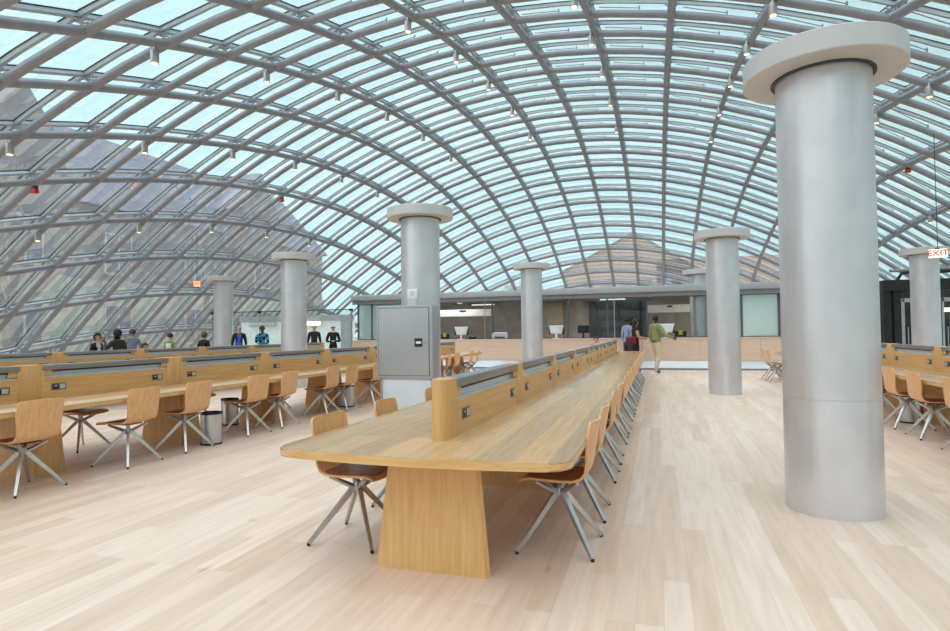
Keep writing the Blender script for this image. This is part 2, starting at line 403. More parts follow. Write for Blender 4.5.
# ------------------------------------------------------------------ long tables
def table(xc, posts, label):
    o = empty('reading_table', (xc, posts[0], 0)); tag(o, label, 'table', 'long oak reading tables with dividers')
    y0 = posts[0]; L_ = posts[-1]-y0
    hw = .86
    # bowed outline, local coords
    a, b = -.54, L_+.5; out = []; rc = .12
    def corner(cx, cy, a0): return [(cx+rc*math.cos(R(a0+90*k/6)), cy+rc*math.sin(R(a0+90*k/6))) for k in range(7)]
    out += corner(-hw+rc, a+rc, 180)
    for k in range(1, 10):
        u = -1+2*k/10; out.append((u*(hw-rc), a-.06*(1-u*u)))
    out += corner(hw-rc, a+rc, 270)
    out += corner(hw-rc, b-rc, 0)
    for k in range(1, 10):
        u = 1-2*k/10; out.append((u*(hw-rc), b+.14*(1-u*u)))
    out += corner(-hw+rc, b-rc, 90)
    t = MB(); t.prism(out, .692, .74, oak_top, .009, oak_top, oak_edge); t.build('table_top', parent=o)
    for k, py in enumerate(posts):
        y = py-y0; yb = y-.06 if k == 0 else y
        p = MB()
        # tapered pedestal with chamfered corners
        def ring(w, d, z, ch=.022): return [p.bm.verts.new((sx, yb+sy, z)) for sx, sy in ((-w+ch,-d),(w-ch,-d),(w,-d+ch),(w,d-ch),(w-ch,d),(-w+ch,d),(-w,d-ch),(-w,-d+ch))]
        r0, r1 = ring(.358, .17, 0), ring(.285, .13, .692)
        if k in (0, len(posts)-1):   # end pedestals narrow towards the inside
            sg_ = 1 if k == 0 else -1
            for v_ in r0+r1:
                if (v_.co.y-yb)*sg_ > 0: v_.co.x *= .72
        for q in range(8): p.bm.faces.new((r0[q], r0[(q+1) % 8], r1[(q+1) % 8], r1[q]))
        p.bm.faces.new(r0[::-1]); p.bm.faces.new(r1)
        p.build('pedestal', oak_v, o)
    pw = .28
    for k, py in enumerate(posts):
        y = py-y0; end = k in (0, len(posts)-1)
        s = MB()
        if end:
            d = -1 if k == 0 else 1
            poly = [(.055, -d*pw*.42), (.055, d*.03)] + [(.055*math.cos(R(a_)), d*(.03+.06*math.sin(R(a_)))) for a_ in range(15, 180, 15)] + [(-.055, d*.03), (-.055, -d*pw*.42)]
            poly = [(px, y+q) for px, q in poly]
            if d < 0: poly = poly[::-1]
            s.prism(poly[::-1], .74, 1.11, oak_v)
        else: s.box((0, y, .925), (.116, pw, .37), oak_v, bevel=.004)
        s.build('post', parent=o)
    for k in range(len(posts)-1):
        ya, yb = posts[k]-y0+pw*.4, posts[k+1]-y0-pw*.4; ym = (ya+yb)/2; ll = yb-ya
        s = MB(); s.box((0, ym, .855), (.11, ll, .23), oak_h); s.build('divider_panel', parent=o)
        g = MB(); g.box((0, ym, 1.0), (.03, ll, .07), frost); g.box((.03, ym, .978), (.045, ll, .012), frost, Matrix.Rotation(R(12), 3, 'Y')); g.box((-.03, ym, .978), (.045, ll, .012), frost, Matrix.Rotation(R(-12), 3, 'Y')); g.build('lamp_glass', parent=o)
        r_ = MB(); r_.box((0, ym, 1.077), (.125, ll, .06), rail_m, bevel=.008); r_.box((0, ym, 1.04), (.09, ll, .02), dark_metal); r_.build('lamp_rail', parent=o)
        for yy, d in ((ya, 1), (yb, -1)):
            w = MB(); w.box((0, yy+d*.06, 1.025), (.10, .12, .06), oak_v, taper=.9); w.build('rail_block', parent=o)
        for yy in (ya+.19, yb-.19):
            for sx in (-1, 1):
                u = MB(); u.box((sx*.056, yy, .865), (.006, .17, .075), outlet_m)
                u.box((sx*.0595, yy+.04, .865), (.003, .06, .05), outlet_l); u.box((sx*.0595, yy-.035, .865), (.003, .065, .055), dark_metal)
                u.box((sx*.061, yy-.035, .875), (.002, .03, .014), outlet_l)
                u.build('power_outlet', parent=o)
    return o
PM = [3.54+1.95*k for k in range(9)]
PA = [18.3-1.95*k for k in range(8, -1, -1)]
PB = [18.6-1.95*k for k in range(7, -1, -1)]
table(-1.3, PM, 'long oak front table with bowed end and central divider, nearest the viewer'.replace('nearest', 'close to'))
table(-6.33, PA, 'long oak middle table behind the grey cabinet with chairs along the aisle')
table(-11.3, PB, 'long oak table next to the sloping window side, mostly hidden behind the middle table')
table(4.0, [p for p in PA if p > 4], 'long oak side table partly hidden behind the big silver column')

# ------------------------------------------------------------------ bins
def bin_(x, y, label):
    o = empty('waste_bin', (x, y, 0)); tag(o, label, 'bin', 'steel waste bins under the tables')
    b = MB(); b.lathe([(0, .02), (.125, .02), (.13, .39), (.127, .39), (.12, .04), (0, .04)], m=alu, seg=28); b.build('bin_body', parent=o)
    r = MB(); r.lathe([(.127, .385), (.134, .385), (.134, .41), (.122, .41), (.122, .385)], m=black_m, seg=28); r.build('rim', parent=o)
    f = MB(); f.lathe([(0, 0), (.132, 0), (.132, .022), (0, .022)], m=black_m, seg=28); f.build('bin_base', parent=o)
bin_(-5.55, 6.45, 'steel waste bin between the third and fourth chairs of the middle table')
bin_(-6.45, 7.9, 'steel waste bin standing under the middle table, partly behind a chair')
bin_(-5.75, 10.35, 'steel waste bin beside the grey cabinet, behind chairs of the middle table')
bin_(3.5, 10.3, 'steel waste bin under the side table behind the big column')

# ------------------------------------------------------------------ electrical cabinet
cx0, cx1, cy0, cy1 = -4.44, -3.46, 8.98, 9.3
cab = empty('electrical_cabinet', ((cx0+cx1)/2, cy0, 0)); tag(cab, 'tall grey metal electrical cabinet on a pale base before a column', 'cabinet')
W = cx1-cx0
b = MB(); b.box((0, .16, 1.26), (W, .32, 1.17), cab_m, bevel=.008); b.build('cabinet_body', parent=cab)
d = MB(); d.box((-.01, -.006, 1.26), (W-.1, .014, 1.09), cab_m, bevel=.004)
do = d.build('cabinet_door', parent=cab)
s = MB()
for xx, zz, ww, hh in ((-.01, 1.81, W-.09, .008), (-.01, .712, W-.09, .008), (-.01-(W-.09)/2, 1.26, .008, 1.1), (-.01+(W-.09)/2, 1.26, .008, 1.1)): s.box((xx, -.001, zz), (ww, .004, hh), gap_m)
s.build('door_gap', parent=cab)
h = MB(); h.box((.255, -.018, 1.245), (.13, .014, .135), black_m, bevel=.003); h.build('lock_plate', parent=do)
h = MB(); h.box((.262, -.027, 1.245), (.09, .006, .035), white_m); h.build('lock_label', parent=do)
h = MB(); h.lathe([(0, 0), (.018, 0), (.018, .02), (0, .02)], (.372, -.02, 1.24), alu, 10); h.build('knob', parent=do)
b = MB(); b.box((.02, .17, .34), (W-.06, .28, .68), cab_l, bevel=.006); b.build('base_panel', parent=cab)
s = MB()
for xx in (.02-(W-.1)/2, .02+(W-.1)/2): s.box((xx, .022, .34), (.022, .02, .68), alu)
s.box((.02, .022, .665), (W-.08, .02, .022), alu); s.build('base_frame', parent=cab)
sg = empty('small_sign', (-3.86, 9.12, 1.845)); tag(sg, 'small white sign plate on two posts on top of the cabinet', 'sign')
s = MB(); s.box((0, 0, .2), (.17, .012, .16), white_m, bevel=.003); s.box((0, -.008, .2), (.07, .004, .08), cab_l); s.build('sign_plate', parent=sg)
for sx in (-.05, .05):
    s = MB(); s.box((sx, 0, .06), (.03, .012, .12), cab_l); s.build('post', parent=sg)

# ------------------------------------------------------------------ counter and lab
YF = 22.1
ct = empty('service_counter', (-4, YF, 0)); tag(ct, 'long maple service counter along the lab windows', 'counter')
xa, xb = -12.1, 5.2
n = 9
for k in range(n):
    x0_, x1_ = xa+(xb-xa)*k/n, xa+(xb-xa)*(k+1)/n
    p = MB(); p.box(((x0_+x1_)/2+4, .03, .72), (x1_-x0_-.008, .04, .78), maple); p.build('front_panel', parent=ct)
p = MB(); p.box(((xa+xb)/2+4, .24, 1.105), (xb-xa, .5, .04), maple, bevel=.004); p.build('worktop', parent=ct)
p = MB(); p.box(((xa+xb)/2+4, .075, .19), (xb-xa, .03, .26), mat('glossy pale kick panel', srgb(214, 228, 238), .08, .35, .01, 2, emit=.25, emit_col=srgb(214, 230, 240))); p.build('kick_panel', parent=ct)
p = MB(); p.box(((xa+xb)/2+4, .06, .03), (xb-xa, .06, .06), mat('grey threshold', srgb(142, 144, 150), .4, .4)); p.build('plinth', parent=ct)
p = MB(); p.box(((xa+xb)/2+4, .3, .55), (xb-xa, .3, 1.06), mat('counter core', srgb(150, 140, 130), .7)); p.build('counter_core', parent=ct)

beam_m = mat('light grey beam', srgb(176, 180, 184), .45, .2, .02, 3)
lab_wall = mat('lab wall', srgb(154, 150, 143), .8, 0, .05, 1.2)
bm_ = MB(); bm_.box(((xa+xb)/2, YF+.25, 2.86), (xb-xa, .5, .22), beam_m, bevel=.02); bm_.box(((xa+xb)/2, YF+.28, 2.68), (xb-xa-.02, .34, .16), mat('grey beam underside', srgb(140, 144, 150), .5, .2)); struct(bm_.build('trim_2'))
rf = MB(); rf.box(((xa+xb)/2, YF+3.75, 2.86), (xb-xa, 4.8, .16), mat('lab ceiling', srgb(120, 116, 110), .8)); struct(rf.build('ceiling_2'))
bw = MB(); bw.box(((xa+xb)/2, YF+6.1, 1.4), (xb-xa, .12, 2.8), lab_wall); struct(bw.build('wall_back'))
for nm, xx in (('wall_left', xa+.04), ('wall_right', xb-.04)):
    w = MB(); w.box((xx, YF+3.6, 1.4), (.08, 4.9, 2.76), lab_wall); struct(w.build(nm))
# lab windows
def u2x(u, y):
    t = math.tan(math.atan((u-475)/F_PX)-YAW); return t*y
YG = YF+.48
us = [351, 376, 431, 492, 568, 607, 647, 741, 780]
xs_ = [xa+.1, u2x(372, YG), u2x(432, YG), u2x(492.5, YG), u2x(567.8, YG), u2x(607.5, YG), u2x(647, YG), u2x(741.8, YG), u2x(778.5, YG), xb-.1]
xs_[2] = (xs_[1]+xs_[3])/2
frame_m = mat('slate window frame', srgb(96, 104, 114), .4, .4)
for k in range(len(xs_)-1):
    x0_, x1_ = xs_[k], xs_[k+1]; w = struct(empty(f'window_{k+1}', ((x0_+x1_)/2, YG, 1.125)))
    pale = k in (0, 1, 7)
    g = MB(); g.box((0, 0, .74), (x1_-x0_-.05, .012, 1.46), glass_pale if pale else glass_lab); g.build('window_pane', parent=w)
    f = MB(); f.box(((x1_-x0_)/2, 0, .74), (.055, .07, 1.48), frame_m)
    if k == 0: f.box((-(x1_-x0_)/2, 0, .74), (.055, .07, 1.48), frame_m)
    f.box((0, 0, .015), (x1_-x0_, .05, .03), frame_m); f.box((0, 0, 1.47), (x1_-x0_, .05, .03), frame_m)
    f.build('window_frame', parent=w)
# doors of the lab glass (slim uprights)
for k, u in enumerate((485, 614.5)):
    x_ = u2x(u, YG); p = MB(); p.tube([(x_, YG-.03, 1.13), (x_, YG-.03, 2.58)], .018, alu, 8); tag(p.build('door_pull'), f'slim steel upright pull on the lab glass, {"by the first monitor" if k == 0 else "by the walking people"}', 'handle', 'lab door pulls')
# lab interior
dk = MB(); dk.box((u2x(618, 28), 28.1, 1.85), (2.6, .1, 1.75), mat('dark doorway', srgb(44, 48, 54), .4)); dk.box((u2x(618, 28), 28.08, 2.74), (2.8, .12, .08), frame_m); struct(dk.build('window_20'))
for k, (u0, u1) in enumerate(((438, 492), (648, 692))):
    xx0, xx1 = u2x(u0, 26), u2x(u1, 26)
    s = MB(); s.box(((xx0+xx1)/2, 26, 2.28), (xx1-xx0, .5, .3), mat('white bulkhead', srgb(214, 216, 216), .6, emit=.1)); s.box(((xx0+xx1)/2, 25.74, 2.36), ((xx1-xx0)*.12, .02, .07), black_m); struct(s.build(f'trim_{k+3}'))
pn = MB()
s = MB(); s.box((-5.0, 27.9, 1.6), (1.6, .3, 2.3), mat('tan cupboard', srgb(150, 138, 116), .6), bevel=.01)
o = s.build('storage_cupboard'); tag(o, 'tan tall cupboard at the back of the lab behind the glass', 'cupboard')
for k, sx in enumerate((-.4, .4)):
    s = MB(); s.box((-5+sx, 27.74, 1.6), (.76, .02, 2.2), mat('tan door', srgb(160, 148, 126), .6)); dd = s.build('cupboard_door', parent=o)
    s = MB(); s.box((-5+sx*.15, 27.72, 1.6), (.02, .03, .2), alu); s.build('handle', parent=dd)
def monitor(x, y, z, white, label, grp):
    o = empty('computer_monitor', (x, y, z)); tag(o, label, 'monitor', grp)
    s = MB(); s.box((0, .03, .34), (.56 if white else .42, .03, .36 if white else .28), black_m, bevel=.006); s.build('screen', parent=o)
    s = MB(); cm = white_m if white else black_m
    r0 = [s.bm.verts.new(p) for p in ((-.28, .012, .5), (.28, .012, .5), (.2, .012, .17), (-.2, .012, .17))] if white else [s.bm.verts.new(p) for p in ((-.2, .012, .46), (.2, .012, .46), (.2, .012, .22), (-.2, .012, .22))]
    r1 = [s.bm.verts.new((v.co.x*.6, -.06, .34+(v.co.z-.34)*.7)) for v in r0]
    for q in range(4): s.bm.faces.new((r0[q], r0[(q+1) % 4], r1[(q+1) % 4], r1[q]))
    s.bm.faces.new(r1); s.build('back_shell', cm, o)
    s = MB(); s.box((0, -.02, .14), (.07, .04, .26), cm, bevel=.006); s.box((0, -.01, .01), (.26, .2, .02), cm, bevel=.006); s.build('stand', parent=o)
for u, lab in ((461, 'white-backed monitor on the counter beside the grey cabinet'), (556, 'white-backed monitor on the counter just past the thin column'), (666, 'white-backed monitor on the counter behind the man in green')):
    monitor(u2x(u, 22.36), 22.36, 1.125, True, lab, 'white-backed monitors on the counter')
monitor(u2x(583, 22.38), 22.38, 1.125, False, 'small black monitor on the counter left of the walking people'.replace(' left of', ' near'), 'black monitors')
pr = empty('printer', (u2x(500, 22.42), 22.42, 1.125)); tag(pr, 'pale desktop printer on the counter between monitor and column', 'printer')
s = MB(); s.box((0, 0, .12), (.62, .2, .2), mat('printer grey', srgb(186, 190, 190), .5), bevel=.02); s.build('printer_body', parent=pr)
s = MB(); s.box((0, -.02, .24), (.5, .14, .04), white_m, bevel=.01); s.build('paper_tray', parent=pr)
s = MB(); s.box((0, -.1, .07), (.4, .02, .05), dark_metal); s.build('slot', parent=pr)
tl = empty('telephone', (u2x(472, 22.36), 22.36, 1.125)); tag(tl, 'black desk telephone on the counter beside a white monitor', 'telephone')
s = MB(); s.box((0, 0, .062), (.26, .2, .08), black_m, Matrix.Rotation(R(12), 3, 'X'), .01); s.build('phone_body', parent=tl)
s = MB(); s.box((-.07, 0, .1), (.06, .2, .04), black_m, bevel=.015); s.build('handset', parent=tl)
yellow = mat('yellow tag', srgb(206, 214, 50), .5, emit=.15)
for u, lab in ((446.5, 'black office chair with yellow tag behind the counter next to the grey cabinet'), (680, 'black office chair with yellow tag behind the counter next to a column')):
    oc = empty('office_chair', (u2x(u, 23.6), 23.6, 0)); tag(oc, lab, 'chair', 'office chairs behind the counter')
    s = MB(); s.box((0, 0, .48), (.48, .46, .08), black_m, bevel=.03); s.build('seat', parent=oc)
    s = MB(); s.box((0, -.22, 1.05), (.42, .06, .6), black_m, bevel=.03); s.box((0, -.22, .65), (.06, .04, .4), black_m); bk = s.build('backrest', parent=oc)
    s = MB(); s.box((0, -.256, 1.3), (.14, .01, .16), yellow); s.build('yellow_tag', parent=bk)
    s = MB(); s.tube([(0, 0, .08), (0, 0, .45)], .03, dark_metal); s.build('gas_post', parent=oc)
    s = MB()
    for k in range(5): s.tube([(0, 0, .1), (.28*math.cos(k*1.2566), .28*math.sin(k*1.2566), .05)], .02, dark_metal, 6)
    s.build('star_base', parent=oc)
    for k in range(5):
        s = MB(); s.lathe([(0, 0), (.025, 0), (.025, .05), (0, .05)], (.28*math.cos(k*1.2566), .28*math.sin(k*1.2566), 0), black_m, 10); s.build('caster', parent=oc)
for k, (u, y, z) in enumerate(((483, 23.6, 2.52), (613, 23.6, 2.60))):
    x = u2x(u, y); p = empty('pendant_lamp', (x, y, z)); tag(p, f'slim white strip pendant behind the lab glass, {"above the printer" if k == 0 else "above the walking people"}', 'lamp', 'strip pendants in the lab')
    s = MB(); s.box((0, 0, 0), (.95, .08, .035), mat('lit strip', srgb(240, 242, 240), .4, emit=.8), bevel=.004); s.build('lamp_body', parent=p)
    for sx in (-.35, .35):
        s = MB(); s.tube([(sx, 0, .015), (sx, 0, 2.79-z)], .006, alu, 5); s.build('suspension_wire', parent=p)
for k, (u, y) in enumerate(((448, 25), (484, 25.5), (573, 25.5), (583, 25.5), (674, 25), (681, 25), (460, 26.5))):
    p = empty('downlight', (u2x(u, y), y, 2.755)); tag(p, f'warm ceiling downlight inside the lab, {ORD[k+1]} counted from the cabinet', 'lamp', 'lab downlights')
    s = MB(); s.lathe([(0, 0), (.11, 0), (.11, .02), (0, .02)], m=warm_e, seg=16); s.build('lamp_lens', parent=p)
    s = MB(); s.lathe([(.11, -.008), (.14, -.008), (.14, .02), (.11, .02)], m=white_m, seg=16); s.build('bezel', parent=p)
for x in (-9, -3, 3):
    l = bpy.data.lights.new('lab_fill_light', 'AREA'); l.energy = 70; l.size = 2.5; l.color = (1, .95, .88); lo = bpy.data.objects.new('lab_fill_light', l); C.objects.link(lo); lo.location = (x, 25, 2.7)  # added fill that brightens the lab, without a fixture of its own

# ------------------------------------------------------------------ glass screen by the window side
gs = empty('glass_screen', (-14.5, 20.5, 0)); tag(gs, 'frameless glass screen with black clamps behind the standing people', 'screen')
xp = [-17.6, -15.3, -13.3, -11.2]
for k in range(3):
    p = MB(); p.box(((xp[k]+xp[k+1])/2+14.5, 0, 1.16), (xp[k+1]-xp[k]-.03, .015, 2.3), glass_clear); p.build('glass_pane', parent=gs)
p = MB(); p.tube([(xp[0]+14.5, 0, 2.33), (xp[-1]+14.5, 0, 2.33)], .018, dark_metal, 8); p.build('top_bar', parent=gs)
for k in range(4):
    p = MB(); p.box((xp[k]+14.5, 0, 2.31), (.14, .06, .1), black_m, bevel=.01); p.build('clamp', parent=gs)
    p = MB(); p.box((xp[k]+14.5, 0, 1.16), (.02, .03, 2.3), mat('green glass edge', srgb(110, 140, 140), .3)); p.build('edge_strip', parent=gs)
vw = MB(); pale_w = mat('pale vestibule wall with added glow', srgb(226, 234, 234), .6, emit=.3)  # glow added so the wall reads brighter, it is no lamp
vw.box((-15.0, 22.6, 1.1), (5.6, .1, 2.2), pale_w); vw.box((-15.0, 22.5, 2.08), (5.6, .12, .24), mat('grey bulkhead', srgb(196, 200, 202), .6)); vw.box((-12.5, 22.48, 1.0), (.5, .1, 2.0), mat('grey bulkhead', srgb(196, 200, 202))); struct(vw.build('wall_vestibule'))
for k, (x, w, e) in enumerate(((-16.6, 1.3, white_m), (-14.1, .75, mat('warm strip light', srgb(255, 236, 200), .4, emit=3.0, emit_col=srgb(255, 230, 185))))):
    p = empty('wall_light', (x, 22.4, 1.86)); tag(p, 'pale horizontal wall light behind the man in a plaid shirt' if k == 0 else 'bright warm wall light behind the balding man in dark jacket', 'lamp', 'vestibule wall lights')
    s = MB(); s.box((0, 0, 0), (w, .06, .16), e, bevel=.01); s.build('diffuser', parent=p)
    s = MB(); s.box((0, .035, 0), (w+.04, .03, .2), alu); s.build('backplate', parent=p)

# ------------------------------------------------------------------ dark entrance at the far side
ent = empty('entrance_portal', (9.2, 22.3, 0)); tag(ent, 'dark entrance portal with glass doors behind the side table', 'entrance')
dkm = mat('near black frame', srgb(26, 28, 32), .5)
s = MB(); s.box((-2.22, 0, 1.45), (.2, .4, 2.9), dkm); s.build('post', parent=ent)
s = MB(); s.box((-1.94, 0, 1.45), (.2, .4, 2.9), dkm); s.build('post', parent=ent)
s = MB(); s.box((-.6, 0, 2.72), (3.5, .6, .35), dkm); s.build('lintel', parent=ent)
s = MB(); s.box((-.4, 1.2, 1.3), (3.6, .1, 2.6), mat('dark lobby', srgb(58, 62, 66), .6)); s.build('lobby_wall', parent=ent)
gm = mat('pale door frame', srgb(186, 188, 192), .4, .3)
for k in range(2):
    x = -1.28+1.06*k; s = MB()
    s.box((x-.5, -.1, 1.15), (.1, .08, 2.3), gm); s.box((x+.5, -.1, 1.15), (.1, .08, 2.3), gm); s.box((x, -.1, 2.25), (1.0, .08, .12), gm); s.box((x, -.1, .06), (1.0, .08, .12), gm)
    dd = s.build('door', parent=ent)
    s = MB(); s.box((x, -.1, 1.15), (.92, .015, 2.1), glass_clear); s.build('door_pane', parent=dd)
    s = MB(); s.tube([(x-.38, -.18, .8), (x-.38, -.18, 1.4)], .015, alu, 8); s.build('handle', parent=dd)
s = MB(); s.box((-.3, .9, 1.95), (.5, .05, .12), mat('warm strip light', (1,1,1,1))); s.build('lobby_light', parent=ent)
s = MB(); s.box((1.2, .9, 2.1), (.5, .05, .12), mat('warm strip light', (1,1,1,1))); s.build('lobby_light', parent=ent)
s = MB()
for k in range(3): s.tube([(-1.9+.5*k, -.1, 2.9), (-1.75+.5*k, -.1, 3.12), (-1.2+.5*k, -.1, 3.15)], .05, dkm, 8)
s.tube([(-2.1, -.1, 3.2), (1.2, -.1, 3.25)], .05, tube_m, 8); s.build('pipe_run', parent=ent)

# ------------------------------------------------------------------ exit signs
def exit_sign(loc, rz, w, h, label, letters=True, col=(240, 232, 214)):
    o = empty('exit_sign', loc, rz); tag(o, label, 'sign', 'hanging exit signs')
    s = MB(); s.box((0, 0, 0), (w, .05, h), mat('lit sign face '+label[:6], srgb(*col), .4, emit=.9), bevel=.006); s.build('sign_box', parent=o)
    t = bpy.data.curves.new('lettering', 'FONT'); t.body = 'EXIT'; t.align_x = 'CENTER'; t.align_y = 'CENTER'; t.size = h*.95; t.extrude = .002; t.space_character = 1.05; t.offset = .004
    tt = bpy.data.objects.new('tmp_text', t); C.objects.link(tt); bpy.context.view_layer.update()
    tm = bpy.data.meshes.new_from_object(tt.evaluated_get(bpy.context.evaluated_depsgraph_get())); bpy.data.objects.remove(tt)
    to = bpy.data.objects.new('lettering', tm); C.objects.link(to); to.parent = o; to.location = (0, -.03, 0); to.rotation_euler = (R(90), 0, 0)
    tm.materials.clear(); tm.materials.append(mat('red lettering', srgb(214, 60, 44), .5, emit=.5, emit_col=srgb(230, 50, 30)))
    top = zs(loc[0], loc[1])-.05
    s = MB(); s.tube([(0, 0, h/2), (0, 0, top-loc[2])], .008, dark_metal, 6); s.build('suspension_rod', parent=o)
    s = MB(); s.box((0, 0, h/2+.015), (.1, .05, .03), dark_metal); s.build('canopy', parent=o)
exit_sign((6.3, 16.6, 3.12), R(-21), .36, .20, 'lit exit sign with red letters hanging before the far column beside the dome')
exit_sign((-14.7, 16.4, 3.13), R(60), .2, .18, 'small glowing orange exit sign hanging by the sloping glass', col=(255, 196, 150))

# ------------------------------------------------------------------ ceiling spotlights and alarms
def make_spot():
    o = empty('spotlight')
    s = MB(); s.lathe([(0, -.12), (.02, -.12), (.02, -.2), (0, -.2)], m=alu, seg=8); s.build('stem', parent=o)
    s = MB(); s.lathe([(0, -.19), (.06, -.19), (.066, -.2), (.066, -.40), (.054, -.40), (.054, -.38), (0, -.33)], m=mat('lamp housing', srgb(176, 174, 172), .4, .3), seg=16); s.build('housing', parent=o)
    s = MB(); s.lathe([(0, -.385), (.05, -.385), (.045, -.405), (0, -.415)], m=warm_e, seg=14); s.build('lens', parent=o)
    return o
sp0 = make_spot(); index_kids(sp0); first = [True]
for i in (5, 3, 1, -1, -3, -5, -7, -9):
    cnt = 0
    for j in range(-4, 10, 2):
        x, y = XI(i)-.08, YJ(j)-.16; z = zs(x, y)
        # keep those the photograph can show
        d = V((x, y, z-EYE)); f = d.dot(FW)
        if f <= 0: continue
        px, py = 475+F_PX*d.dot(RR)/f, 315.5-F_PX*d.dot(UU)/f
        if not (-10 < px < 960 and -20 < py < 320): continue
        cnt += 1
        o = sp0 if first[0] else copy_tree(sp0); first[0] = False
        o.location = (x, y, z+.09)
        w = {0: 'straight overhead tube', }.get(i, '')
        side = f'{ORD[(-i-3)//2+1]} lamp-bearing tube on the big-column side' if i <= -3 else f'{ORD[(i+3)//2]} lamp-bearing tube on the window side'
        tag(o, f'small ceiling spotlight, {ORD[cnt]} from the top of the {side}', 'lamp', 'spotlights under the dome tubes')
red_m = mat('red alarm', srgb(190, 30, 36), .4, emit=.1)
for (i, j, dx, lab) in ((4, -1, -.05, 'red alarm beacon high on the window-side tubes, at the picture edge'), (4, 5, -.1, 'red alarm beacon high on the window-side tubes, above the far columns'), (-8, 6, 0, 'red alarm beacon on the tubes beside the big column cap')):
    x, y = XI(i)+dx, YJ(j); p = empty('alarm_beacon', (x, y, zs(x, y)-.12)); tag(p, lab, 'alarm', 'red alarm beacons')
    s = MB(); s.box((0, 0, -.05), (.14, .1, .09), red_m, bevel=.012); s.build('beacon_body', parent=p)
    s = MB(); s.box((0, 0, .02), (.1, .08, .1), dark_metal); s.build('mount', parent=p)

